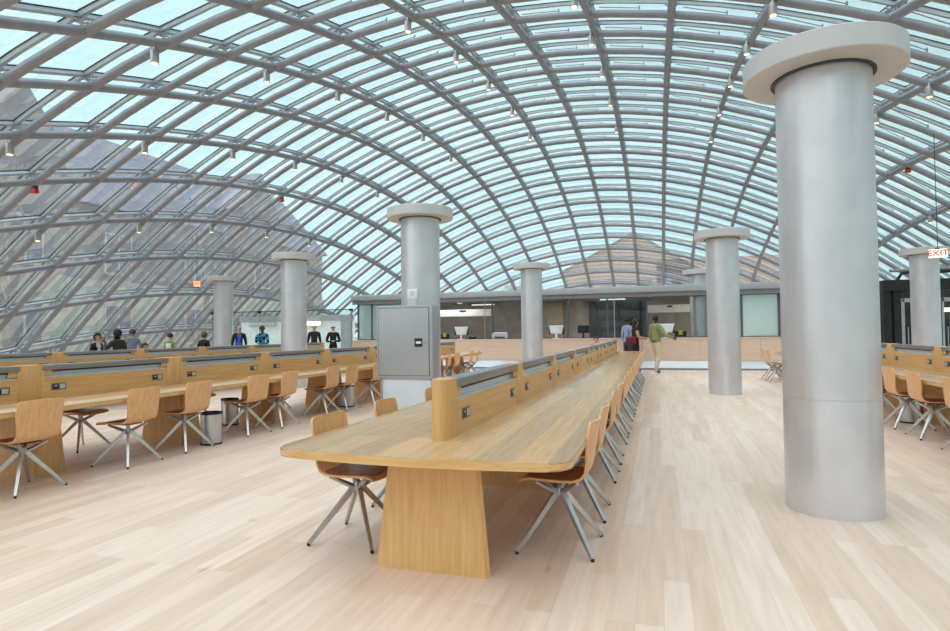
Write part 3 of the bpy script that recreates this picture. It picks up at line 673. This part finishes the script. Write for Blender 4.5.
# ------------------------------------------------------------------ people
def seg_dist(p, a, b):
    ab = b-a; t = max(0, min(1, (p-a).dot(ab)/max(ab.length_squared, 1e-9))); return (p-(a+ab*t)).length
SKIN = {'light': srgb(214, 166, 140), 'tan': srgb(190, 138, 108), 'brown': srgb(112, 74, 54), 'dark': srgb(74, 50, 40)}
def person(label, x, y, rz, height=1.75, skin='light', top=(40,40,44), legs=(50,50,60), shoes=(30,28,28), hair=(50,36,28), hair_style='short',
           sleeve='long', pose=None, group=None, seated=False, slim=1.0, z=0, inner=None, extras=None, gender='m', top_mat=None):
    o = empty('person', (x, y, z), rz); tag(o, label, 'person', group); k = height/1.75
    J = {'pelvis': (0, 0, .95), 'waist': (0, 0, 1.10), 'chest': (0, .0, 1.29), 'upper': (0, -.005, 1.39), 'neck': (0, 0, 1.475), 'jaw': (0, .022, 1.545), 'head': (0, .018, 1.62), 'crown': (0, .008, 1.685)}
    Rr = {'pelvis': .125, 'waist': .118, 'chest': .135, 'upper': .105, 'neck': .052, 'jaw': .062, 'head': .083, 'crown': .062}
    E_ = [('pelvis', 'waist', 't'), ('waist', 'chest', 't'), ('chest', 'upper', 't'), ('upper', 'neck', 's'), ('neck', 'jaw', 's'), ('jaw', 'head', 's'), ('head', 'crown', 's')]
    for s, n in ((-1, 'l'), (1, 'r')):
        J['sho'+n] = (s*.158, -.01, 1.40); Rr['sho'+n] = .072
        J['elb'+n] = (s*.212, -.03, 1.13); Rr['elb'+n] = .046
        J['wri'+n] = (s*.22, .06, .89); Rr['wri'+n] = .029
        J['hip'+n] = (s*.085, 0, .90); Rr['hip'+n] = .092
        J['kne'+n] = (s*.095, .015, .50); Rr['kne'+n] = .058
        J['ank'+n] = (s*.10, -.025, .09); Rr['ank'+n] = .038
        J['toe'+n] = (s*.115, .13, .035); Rr['toe'+n] = .034
    if seated:
        for n_ in list(J):
            if n_[:3] not in ('kne', 'ank', 'toe'): J[n_] = (J[n_][0], J[n_][1], J[n_][2]-.42)
        for s, n in ((-1, 'l'), (1, 'r')):
            J['kne'+n] = (s*.11, .43, .50); J['ank'+n] = (s*.11, .40, .09); J['toe'+n] = (s*.12, .55, .035)
            J['elb'+n] = (s*.22, .06, .76); J['wri'+n] = (s*.15, .30, .80)
    for key, v in (pose or {}).items(): J[key] = v
    for s, n in ((-1, 'l'), (1, 'r')):
        E_ += [('upper', 'sho'+n, 't'), ('sho'+n, 'elb'+n, 't' if sleeve != 'none' else 's'), ('elb'+n, 'wri'+n, 't' if sleeve == 'long' else 's'),
               ('pelvis', 'hip'+n, 'l'), ('hip'+n, 'kne'+n, 'l'), ('kne'+n, 'ank'+n, 'l'), ('ank'+n, 'toe'+n, 'f')]
        w = V(J['wri'+n]); e = V(J['elb'+n]); d = (w-e).normalized()
        fwd = V((0, 1, 0)) if abs(d.y) < .8 else V((0, 0, 1))
        lat = (fwd-d*fwd.dot(d)).normalized(); pn = d.cross(lat).normalized()*(1 if (d.cross(lat)).x*s < 0 else -1)
        pal = w+d*.045; J['pal'+n] = tuple(pal); Rr['pal'+n] = .033; E_.append(('wri'+n, 'pal'+n, 's'))
        for q, (off, ln) in enumerate(((.03, .068), (.010, .078), (-.011, .072), (-.03, .056))):
            a = pal+d*.045+lat*off; b_ = a+d*ln*.5+pn*.008; c_ = b_+d*ln*.42+pn*.022
            for nm, pt, rr in (('fa', a, .011), ('fb', b_, .0095), ('fc', c_, .008)): J[f'{nm}{q}{n}'] = tuple(pt); Rr[f'{nm}{q}{n}'] = rr
            E_ += [('pal'+n, f'fa{q}{n}', 's'), (f'fa{q}{n}', f'fb{q}{n}', 's'), (f'fb{q}{n}', f'fc{q}{n}', 's')]
        a = pal+lat*.04+pn*.005; b_ = a+d*.035+lat*.018+pn*.012
        J['ta'+n] = tuple(a); Rr['ta'+n] = .013; J['tb'+n] = tuple(b_); Rr['tb'+n] = .009
        E_ += [('pal'+n, 'ta'+n, 's'), ('ta'+n, 'tb'+n, 's')]
    if gender == 'f':
        Rr['waist'] *= .88; Rr['pelvis'] *= 1.02; Rr['shol'] *= .85; Rr['shor'] *= .85; Rr['neck'] *= .85
        for n in 'lr': J['sho'+n] = (J['sho'+n][0]*.88, *J['sho'+n][1:])
    for n_ in ('pelvis', 'waist', 'chest', 'upper', 'hipl', 'hipr', 'knel', 'kner', 'ankl', 'ankr', 'shol', 'shor', 'elbl', 'elbr'): Rr[n_] *= slim
    names = list(J); me = bpy.data.meshes.new('skel')
    me.from_pydata([V(J[n])*k for n in names], [(names.index(a), names.index(b)) for a, b, _ in E_], [])
    tmp = bpy.data.objects.new('skel', me); C.objects.link(tmp)
    md = tmp.modifiers.new('skin', 'SKIN'); md.use_smooth_shade = True; md.branch_smoothing = .3
    for q, n in enumerate(names):
        r_ = Rr[n]*k; me.skin_vertices[0].data[q].radius = (r_, r_)
    me.skin_vertices[0].data[0].use_root = True
    sb = tmp.modifiers.new('sub', 'SUBSURF'); sb.levels = 2; sb.render_levels = 2
    dg = bpy.context.evaluated_depsgraph_get(); ev = tmp.evaluated_get(dg)
    bme = bpy.data.meshes.new_from_object(ev); bpy.data.objects.remove(tmp); bpy.data.meshes.remove(me)
    bme.name = 'body'
    hc = V(J['head'])*k
    for v in bme.vertices:
        c = v.co
        if J['neck'][2]*k < c.z:      # face: flatten front, nose, chin; ears
            d = c-hc
            if d.y > 0 and abs(d.x) < .014*k and -.045*k < d.z < .005*k: c.y += .02*k
            if abs(abs(d.x)-.08*k) < .02*k and abs(d.z+.015*k) < .025*k and abs(d.y) < .02*k: c.x += math.copysign(.014*k, d.x)
            c.x = hc.x+(c.x-hc.x)*.90
        elif abs(c.x) < .2*k and J['pelvis'][2]*k-.1 < c.z < J['upper'][2]*k+.03 and not seated:
            c.y *= .84
    mid = '%d' % len(bpy.data.materials)
    ms = {'s': mat('skin '+skin, SKIN[skin], .55, 0, .03), 't': top_mat or mat('top %d %d %d' % top, srgb(*top), .8, 0, .05, 14), 'l': mat('trousers %d %d %d' % legs, srgb(*legs), .8, 0, .05, 14), 'f': mat('shoes %d %d %d' % shoes, srgb(*shoes), .5)}
    if inner: ms['i'] = mat('shirt %d %d %d' % inner, srgb(*inner), .8)
    order = list(ms); bme.materials.clear()
    for q in order: bme.materials.append(ms[q])
    segs = [(V(J[a])*k, V(J[b])*k, (Rr[a]+Rr[b])/2*k, c) for a, b, c in E_]
    for p in bme.polygons:
        c = V(p.center); best = min(segs, key=lambda s: seg_dist(c, s[0], s[1])-s[2]*.9); mcode = best[3]
        if mcode == 's' and sleeve == 'short' and False: pass
        if mcode == 't' and c.z < (J['pelvis'][2]+.02)*k and abs(c.x) < .16*k: mcode = 'l' if c.z < (J['pelvis'][2]-.04)*k else 't'
        if mcode == 'l' and c.z > (J['pelvis'][2]-.03)*k: mcode = 't'
        if mcode == 's' and best[0].z < J['neck'][2]*k+.001 and c.z < (J['neck'][2]-.03)*k and abs(c.x) < .2*k and best[1].z > J['upper'][2]*k: mcode = 't'
        if sleeve == 'short' and mcode == 't' and best[0] == V(J['shol'])*k and seg_dist(c, best[1], best[1]) < .1*k: mcode = 's'
        if sleeve == 'short' and mcode == 't' and best[0] == V(J['shor'])*k and seg_dist(c, best[1], best[1]) < .1*k: mcode = 's'
        if inner and mcode == 't' and abs(c.x) < .062*k and c.y > .03*k and p.normal.y > .3 and c.z > J['pelvis'][2]*k: mcode = 'i'
        p.material_index = order.index(mcode); p.use_smooth = True
    body = bpy.data.objects.new('body', bme); C.objects.link(body); body.parent = o
    # eyes and mouth
    top_y = lambda zz: max([v.co.y for v in bme.vertices if abs(v.co.z-zz) < .02*k and abs(v.co.x-hc.x) < .035*k and v.co.z > J['neck'][2]*k] or [hc.y+.08*k])
    for s in (-1, 1):
        e = MB(); zz = hc.z+.004*k; e.lathe([(0, -.009*k), (.008*k, -.004*k), (.010*k, 0), (.008*k, .004*k), (0, .009*k)], (hc.x+s*.03*k, top_y(zz)-.012*k, zz), mat('eye dark', srgb(40, 30, 28), .3), 8); e.build('eye', parent=o)
    mz = hc.z-.062*k
    e = MB(); e.box((hc.x, top_y(mz)-.004*k, mz), (.042*k, .012*k, .01*k), mat('lips', srgb(150, 90, 80), .5), bevel=.003*k); e.build('mouth', parent=o)
    # hair
    hm = mat('hair %d %d %d' % hair, srgb(*hair), .6, 0, .15, 30)
    if hair_style != 'none':
        hb = MB(); n1, n2 = 16, 20; sc = {'short': 1.08, 'bob': 1.22, 'afro': 1.22, 'long': 1.16, 'bald': 1.03, 'cap': 1.12, 'tied': 1.1}[hair_style]
        rx, ry, rz_ = .084*sc*k, .096*sc*k, .105*sc*k; cc = hc+V((0, -.008*k, .012*k)); grid = []
        for a in range(n1+1):
            th = math.pi*a/n1; row = []
            for b_ in range(n2):
                ph = 2*math.pi*b_/n2; dn = V((math.sin(th)*math.cos(ph), math.sin(th)*math.sin(ph), math.cos(th)))
                row.append((cc+V((dn.x*rx, dn.y*ry, dn.z*rz_)), dn))
            grid.append(row)
        vv = {}
        def keep(dn):
            front = dn.y > .35
            if hair_style == 'bald': return -.35 < dn.z < .15 and dn.y < .15
            if hair_style == 'cap': return dn.z > .25 or (dn.y < -.1 and dn.z > -.3)
            if front: return dn.z > .52
            low = {'short': -.45, 'bob': -.95, 'afro': -.5, 'long': -1, 'tied': -.5}.get(hair_style, -.4)
            return dn.z > (low if dn.y < .1 else low*.6)
        for a in range(n1):
            for b_ in range(n2):
                qs = [(a, b_), (a+1, b_), (a+1, (b_+1) % n2), (a, (b_+1) % n2)]
                cdn = sum((grid[q[0]][q[1]][1] for q in qs), V())/4
                if keep(cdn):
                    pts = []
                    for q in qs:
                        key = q if 0 < q[0] < n1 else (q[0], 0)
                        if key not in vv: vv[key] = hb.bm.verts.new(grid[key[0]][key[1]][0])
                        if vv[key] not in pts: pts.append(vv[key])
                    if len(pts) > 2: hb.bm.faces.new(pts).smooth = True
        if hair_style == 'long': hb.box(cc+V((0, -.06*k, -.13*k)), (.17*k, .09*k, .22*k), hm, bevel=.03*k, smooth=True)
        if hair_style == 'tied': hb.box(cc+V((0, -.12*k, -.02*k)), (.07*k, .07*k, .08*k), hm, bevel=.03*k, smooth=True)
        ho = hb.build('hair' if hair_style != 'cap' else 'cap', hm, o)
        if hair_style == 'cap':
            bb = MB(); bb.box(hc+V((0, .13*k, .055*k)), (.13*k, .11*k, .012*k), hm, Matrix.Rotation(R(-10), 3, 'X'), .005*k); bb.build('brim', parent=ho)
    if extras: extras(o, k, J)
    return o
def face_cam(x, y): return math.atan2(x, -y)
away = lambda x, y: face_cam(x, y)+math.pi
FR = -1.2743
def at(u, d):
    xc = (u-475)/F_PX*d; return d*-math.sin(YAW)+xc*math.cos(YAW), d*math.cos(YAW)+xc*math.sin(YAW)
def badge(o, k, J):
    s = MB(); s.box((.06, .145, 1.22*k), (.08, .01, .06), white_m); s.build('name_badge', parent=o)
gp = 'visitors standing by the sloping glass'
x, y = at(97, 14.6); person('woman in black jacket with dark bob talking to a man by the glass'.replace('woman', 'person'), x, y, -1.6, 1.50, 'light', (28,28,32), (40,40,46), hair=(48,32,26), hair_style='bob', gender='f', group=gp, pose={'elbl': (-.22, .02, 1.12), 'wril': (-.06, .24, 1.10), 'elbr': (.22, .02, 1.12), 'wrir': (.05, .24, 1.08)}, extras=badge, inner=(220,206,196))
x, y = at(117.5, 14.2); person('person in dark olive shirt gesturing with a raised hand by the glass', x, y, -FR+.25, 1.585, 'dark', (52,50,40), (50,52,60), hair=(20,18,18), hair_style='afro', group=gp, sleeve='short', pose={'elbl': (-.25, .14, 1.18), 'wril': (-.12, .34, 1.40)})
x, y = at(132.5, 16.5); person('person in grey-blue t-shirt with back turned, next to the gesturing person', x, y, away(x, y), 1.62, 'tan', (120,132,156), (70,76,92), hair=(70,52,42), hair_style='short', group=gp, sleeve='short')
def green_panel(o, k, J):
    s = MB(); s.box((-.02, -.118, 1.22*k), (.15*k, .012, .34*k), mat('white back panel', srgb(236,238,234), .8), bevel=.004); s.build('top_back', parent=o)
x, y = at(170, 17); person('person in green and white sleeveless top looking out through the glass', x, y, away(x, y)-.2, 1.50, 'light', (124,164,104), (70,80,96), hair=(52,34,28), hair_style='short', group=gp, sleeve='none', gender='f', extras=green_panel)
x, y = at(204, 17.4); person('person in black sweater with brown hair, back turned, beside the thin column', x, y, away(x, y)-.5, 1.53, 'light', (26,26,30), (60,62,70), hair=(110,84,66), hair_style='bob', group=gp, gender='f')
x, y = at(239, 20.2); person('balding person in black jacket open over a bright blue shirt', x, y, face_cam(x, y), 1.76, 'light', (30,32,40), (150,128,100), hair=(150,130,116), hair_style='bald', group=gp, inner=(66,96,200))
def plaid():
    m, nt, p = new_mat('blue plaid'); N = nt.nodes.new; L = nt.links.new
    tc = N('ShaderNodeTexCoord'); ck = N('ShaderNodeTexChecker'); ck.inputs['Scale'].default_value = 9; L(tc.outputs['Object'], ck.inputs['Vector'])
    ck.inputs['Color1'].default_value = srgb(60, 170, 214); ck.inputs['Color2'].default_value = srgb(22, 46, 74); L(ck.outputs['Color'], p.inputs['Base Color']); p.inputs['Roughness'].default_value = .8
    return m
def bag_brown(o, k, J): pass
x, y = at(262, 20.5); person('person in blue plaid shirt and black cap with a hand on the chin', x, y, face_cam(x, y), 1.73, 'brown', (50,130,180), (40,44,56), hair=(18,18,20), hair_style='cap', group=gp, top_mat=plaid(), pose={'elbr': (.2, .12, 1.14), 'wrir': (.03, .17, 1.38), 'elbl': (-.2, .08, 1.12), 'wril': (.05, .22, 1.12)})
x, y = at(314, 22); person('balding person in dark navy jacket before the bright wall light', x, y, face_cam(x, y), 1.79, 'light', (30,32,42), (44,46,54), hair=(160,140,126), hair_style='bald', group=gp)
def glasses(o, k, J):
    h = V(J['head'])*k
    s = MB(); s.box(h+V((0, .085*k, .004*k)), (.12*k, .01, .022*k), dark_metal); s.build('glasses', parent=o)
    s = MB(); s.lathe([(.058*k, 0), (.07*k, .02*k), (.062*k, .05*k), (.055*k, .045*k)], V(J['neck'])*k+V((0, .005, -.03*k)), white_m, 16); s.build('collar', parent=o)
x, y = at(333, 22); person('person with glasses in black sweater over a white collar, hands folded', x, y, face_cam(x, y), 1.76, 'light', (22,22,26), (26,26,30), hair=(130,124,120), hair_style='bald', group=gp, extras=glasses, pose={'elbl': (-.24, .02, 1.12), 'wril': (-.06, .2, 1.14), 'elbr': (.24, .02, 1.12), 'wrir': (.06, .2, 1.12)})
# walkers past the front table
def belt(o, k, J):
    s = MB(); s.lathe([(.135*k, 0), (.14*k, 0), (.14*k, .04*k), (.135*k, .04*k)], (0, 0, .93*k), mat('belt', srgb(70, 60, 50), .5), 24); b_ = s.build('belt', parent=o); b_.scale = (1, .86, 1)
    s = MB(); s.lathe([(.05*k, 0), (.064*k, .0), (.058*k, .04*k), (.05*k, .04*k)], V(J['neck'])*k+V((0, .002, -.03*k)), mat('pale blue collar', srgb(206, 216, 230), .7), 16); s.build('collar', parent=o)
x, y = at(655.5, 19.4); person('person in olive green sweater and khaki trousers walking past the table end', x, y, FR+.45, 1.90, 'dark', slim=1.22, top=(138,142,92), legs=(208,192,160), shoes=(90,88,90), hair=(18,16,18), hair_style='short', pose={'elbr': (.30, .06, 1.15), 'wrir': (.36, .30, 1.06), 'toel': (-.115, .25, .035), 'ankl': (-.1, .1, .09), 'knel': (-.095, .12, .50), 'ankr': (.1, -.13, .1), 'toer': (.115, .03, .035)}, extras=belt, group='walkers at the far end of the front table')
x, y = at(635, 20.2); person('person in black dress with long dark hair and a dark red bag', x, y, FR+.1, 1.80, 'tan', (22,20,22), slim=1.2, legs=(24,22,24), hair=(30,22,22), hair_style='long', sleeve='none', gender='f', pose={'elbl': (-.24, .0, 1.14), 'wril': (-.18, .24, 1.12), 'elbr': (.24, 0, 1.14), 'wrir': (.2, .24, 1.10)}, group='walkers at the far end of the front table')
hbx, hby = at(630.5, 20.0)
hb = empty('handbag', (hbx, hby, 1.06), FR+.1); tag(hb, 'dark red handbag hanging at the hip of the person in black', 'bag')
s = MB(); s.box((0, 0, 0), (.14, .36, .26), mat('dark red leather', srgb(112, 30, 40), .4), bevel=.05, smooth=True); s.build('bag_body', parent=hb)
s = MB(); s.tube([(0, -.14, .1), (.05, -.06, .28), (.1, .06, .43), (.06, .1, .28), (0, .14, .1)], .012, mat('dark red leather', srgb(112, 30, 40)), 6); s.build('strap', parent=hb)
x, y = at(627, 20.9); person('person in pale blue shirt and dark cap behind the person in black', x, y, FR+.5, 1.88, 'brown', (150,166,196), (58,62,74), hair=(24,24,28), hair_style='cap', group='walkers at the far end of the front table')
# seated readers, mostly hidden by the dividers
def seated(label, x, y, rz, height, top, hair, style, slab):
    person(label, x, y, rz, height, 'light', top, (60,64,80), hair=hair, hair_style=style, seated=True, group='seated readers')
    st = empty('stool', (x, y, 0), rz); tag(st, slab, 'chair')
    s = MB(); s.box((0, .02, .385), (.42, .42, .04), black_m, bevel=.015); s.build('seat', parent=st)
    s = MB(); s.box((0, -.24, .66), (.40, .03, .34), black_m, bevel=.012); s.build('backrest', parent=st)
    for sx in (-.17, .17):
        for sy in (-.15, .19):
            s = MB(); s.tube([(sx, sy, 0), (sx*.9, sy*.9, .37)], .014, dark_metal, 8); s.build('leg', parent=st)
        s = MB(); s.tube([(sx, -.16, .37), (sx, -.25, .55)], .012, dark_metal, 8); s.build('back_strut', parent=st)
seated('seated person in blue shirt with brown hair beyond the middle table', -8.55, 17.5, FR-.4, 1.72, (96,120,200), (100,66,48), 'short', 'plain black chair under the seated person in blue shirt')
seated('seated person with dark brown hair showing just above the window-side divider', -12.62, 12.25, -math.pi/2, 1.64, (60,60,70), (60,44,40), 'short', 'plain black chair hidden by the window-side divider under a seated person')
seated('seated person with black hair at the far end of the front table', -2.0, 20.35, math.pi, 1.62, (50,50,56), (34,28,28), 'short', 'plain black chair at the far end of the front table under a seated person')

# ------------------------------------------------------------------ outside
stone = mat('grey limestone', srgb(118, 124, 138), .85, 0, .25, .6); slate = mat('slate roof', srgb(92, 108, 130), .6, 0, .12, .8)
paneg = mat('bluish window pane', srgb(84, 104, 138), .15, 0, .1, 1)
bl = empty('stone_building', (-36, 22, -.12)); tag(bl, 'long grey stone building with slate roof outside the sloping glass', 'building')
s = MB(); s.box((0, 0, 7.0), (10, 58, 4.4), stone); s.build('wall', parent=bl)
s = MB(); s.box((0, 0, 2.4), (10.3, 58.3, 4.8), mat('limestone base painted as lit', srgb(182, 180, 174), .85, 0, .2, .7)); s.build('base_storey', parent=bl)  # light gradient put into the stone colour: base paler, wall above darker
s = MB()
r0 = [(5.4, -29.5, 9.1), (5.4, 29.5, 9.1), (-5.4, 29.5, 9.1), (-5.4, -29.5, 9.1)]; top_ = [(0, -29.5, 15), (0, 29.5, 15)]
s.quad([r0[0], r0[1], top_[1], top_[0]]); s.quad([r0[2], r0[3], top_[0], top_[1]]); f_ = s.bm.faces.new([s.bm.verts.new(p) for p in (r0[1], r0[2], top_[1])]); f_ = s.bm.faces.new([s.bm.verts.new(p) for p in (r0[3], r0[0], top_[0])])
s.build('roof', slate, bl)
for k in range(9):
    yy = -25+k*6.2
    if k % 3 == 1:
        g = MB(); g.box((5.3, yy, 8.0), (1.4, 4.4, 6.4), stone); g.box((5.3, yy, 2.4), (1.5, 4.5, 4.8), mat('limestone base painted as lit', (1,1,1,1))); p5 = [(6.0, yy-2.4, 11.2), (6.0, yy+2.4, 11.2), (6.0, yy, 14.4)]
        v5 = [g.bm.verts.new(p) for p in p5] + [g.bm.verts.new((p[0]-5, p[1], p[2])) for p in p5]
        g.bm.faces.new(v5[:3]); g.bm.faces.new((v5[0], v5[2], v5[5], v5[3])); g.bm.faces.new((v5[1], v5[4], v5[5], v5[2])); g.build('gable', stone, bl)
    for zz in (2.2, 6.4):
        w = MB(); xx = 6.06 if k % 3 == 1 else 5.17
        w.box((xx, yy, zz), (.1, 1.9, 2.5), mat('pale window surround', srgb(196, 190, 178), .8)); wo = w.build('window', parent=bl)
        w = MB()
        for sy in (-.45, .45): w.box((xx+.04, yy+sy, zz), (.08, .74, 2.2), paneg)
        w.build('pane', parent=wo)
brick_m = mat('pinkish brick', srgb(176, 146, 134), .85, 0, .08, 2)
fb = empty('gabled_house', (-2.6, 74, -.12)); tag(fb, 'pinkish brick building with pointed gable seen beyond the dome end', 'building')
s = MB(); v = [s.bm.verts.new(p) for p in ((-8.5, 0, 0), (7.8, 0, 0), (7.8, 0, 8.2), (0, 0, 13.2), (-8.5, 0, 9.0), (-8.5, 12, 0), (7.8, 12, 0), (7.8, 12, 8.2), (0, 12, 13.2), (-8.5, 12, 9.0))]
for q in ((0,1,2,3,4), (9,8,7,6,5), (0,5,6,1), (1,6,7,2), (4,9,5,0)): s.bm.faces.new([v[k] for k in q])
s.build('wall', brick_m, fb)
s = MB(); s.quad([(-9, -.4, 8.7), (0, -.4, 13.3), (0, 12.4, 13.3), (-9, 12.4, 8.7)]); s.quad([(8.3, -.4, 7.9), (0, -.4, 13.3), (0, 12.4, 13.3), (8.3, 12.4, 7.9)]); s.build('roof', mat('brown tiles', srgb(150, 122, 112), .8), fb)
wing = MB(); wing.box((13.5, 5, 4.9), (22, 10, 9.8), brick_m); wing.build('wing', parent=fb)
for k in range(6):
    for zz in (3, 6.6):
        w = MB(); w.box((-5.6+k*2.3, -.05, zz), (1.3, .1, 1.9), paneg); w.build('window', parent=fb)
# bare trees
def tree(x, y, h, label, seed):
    rr = random.Random(seed); o = empty('bare_tree', (x, y, -.12)); tag(o, label, 'tree', 'bare trees outside the dome')
    t = MB(); tw = MB()
    def br(p, d, L, r, dep, mb):
        n = 4; pts = [p]; dd = d.copy()
        for q in range(n):
            dd = (dd+V((rr.uniform(-.18, .18), rr.uniform(-.18, .18), rr.uniform(-.02, .14)))).normalized(); pts.append(pts[-1]+dd*L/n)
        mb.tube(pts, [r*(1-.45*q/n) for q in range(n+1)], None, 5 if dep > 1 else 7, False)
        if dep >= 5: return
        for q in range(3 if dep else 5):
            k = rr.randint(2, 4); ax = V((rr.uniform(-1, 1), rr.uniform(-1, 1), rr.uniform(.1, .9))).normalized()
            br(pts[k], (dd*.75+ax*.8).normalized(), L*rr.uniform(.58, .78), r*.52, dep+1, t if dep < 1 else tw)
    br(V((0, 0, 0)), V((0, 0, 1)), h*.36, h*.022, 0, t)
    bm = mat('bark', srgb(112, 108, 106), .9, 0, .15, 6)
    t.build('trunk', bm, o, recalc=False); tw.build('twigs', mat('fine twigs', srgb(150, 146, 142), .9), o, recalc=False)
tree(-27, 19, 12, 'bare tree outside the sloping glass, taller one toward the picture edge', 1)
tree(-28, 31, 10.5, 'bare tree outside the sloping glass, before the middle of the stone building', 2)
tree(-25.5, 40, 9, 'bare tree outside the dome beyond the far window-side columns', 3)
tree(-14, 60, 8.5, 'small bare tree beyond the dome end, beside the brick building', 4)

# ------------------------------------------------------------------ light
w = bpy.data.worlds.new('world'); bpy.context.scene.world = w; w.use_nodes = True; nt = w.node_tree
bg = nt.nodes['Background']; N = nt.nodes.new; L = nt.links.new
tc = N('ShaderNodeTexCoord'); nz = N('ShaderNodeTexNoise'); nz.inputs['Scale'].default_value = 2.2; nz.inputs['Detail'].default_value = 6; L(tc.outputs['Generated'], nz.inputs['Vector'])
r = N('ShaderNodeValToRGB'); r.color_ramp.elements[0].position = .35; r.color_ramp.elements[0].color = (.80, .90, .97, 1); r.color_ramp.elements[1].position = .65; r.color_ramp.elements[1].color = (1, 1, .99, 1)
L(nz.outputs['Fac'], r.inputs[0]); L(r.outputs[0], bg.inputs['Color']); 
sx_ = N('ShaderNodeSeparateXYZ'); L(tc.outputs['Generated'], sx_.inputs[0])
mr = N('ShaderNodeMapRange'); mr.inputs[1].default_value = -1; mr.inputs[2].default_value = .6; mr.inputs[3].default_value = 1.45; mr.inputs[4].default_value = 1.0
L(sx_.outputs['X'], mr.inputs[0]); L(mr.outputs[0], bg.inputs['Strength'])
sun = bpy.data.lights.new('overcast_sun', 'SUN'); sun.energy = 6.0; sun.angle = R(120); sun.color = (1, .60, .57)
so = bpy.data.objects.new('overcast_sun', sun); C.objects.link(so); so.rotation_euler = (R(14), R(-22), 0)
sc = bpy.context.scene
sc.view_settings.view_transform = 'Standard'; sc.view_settings.look = 'None'; sc.view_settings.exposure = .3; sc.view_settings.gamma = 1
sc.cycles.max_bounces = 8; sc.cycles.diffuse_bounces = 4; sc.cycles.transparent_max_bounces = 16; sc.cycles.caustics_reflective = False; sc.cycles.caustics_refractive = False
sc.cycles.sample_clamp_indirect = 6
try: sc.cycles.use_denoising = True
except Exception: pass
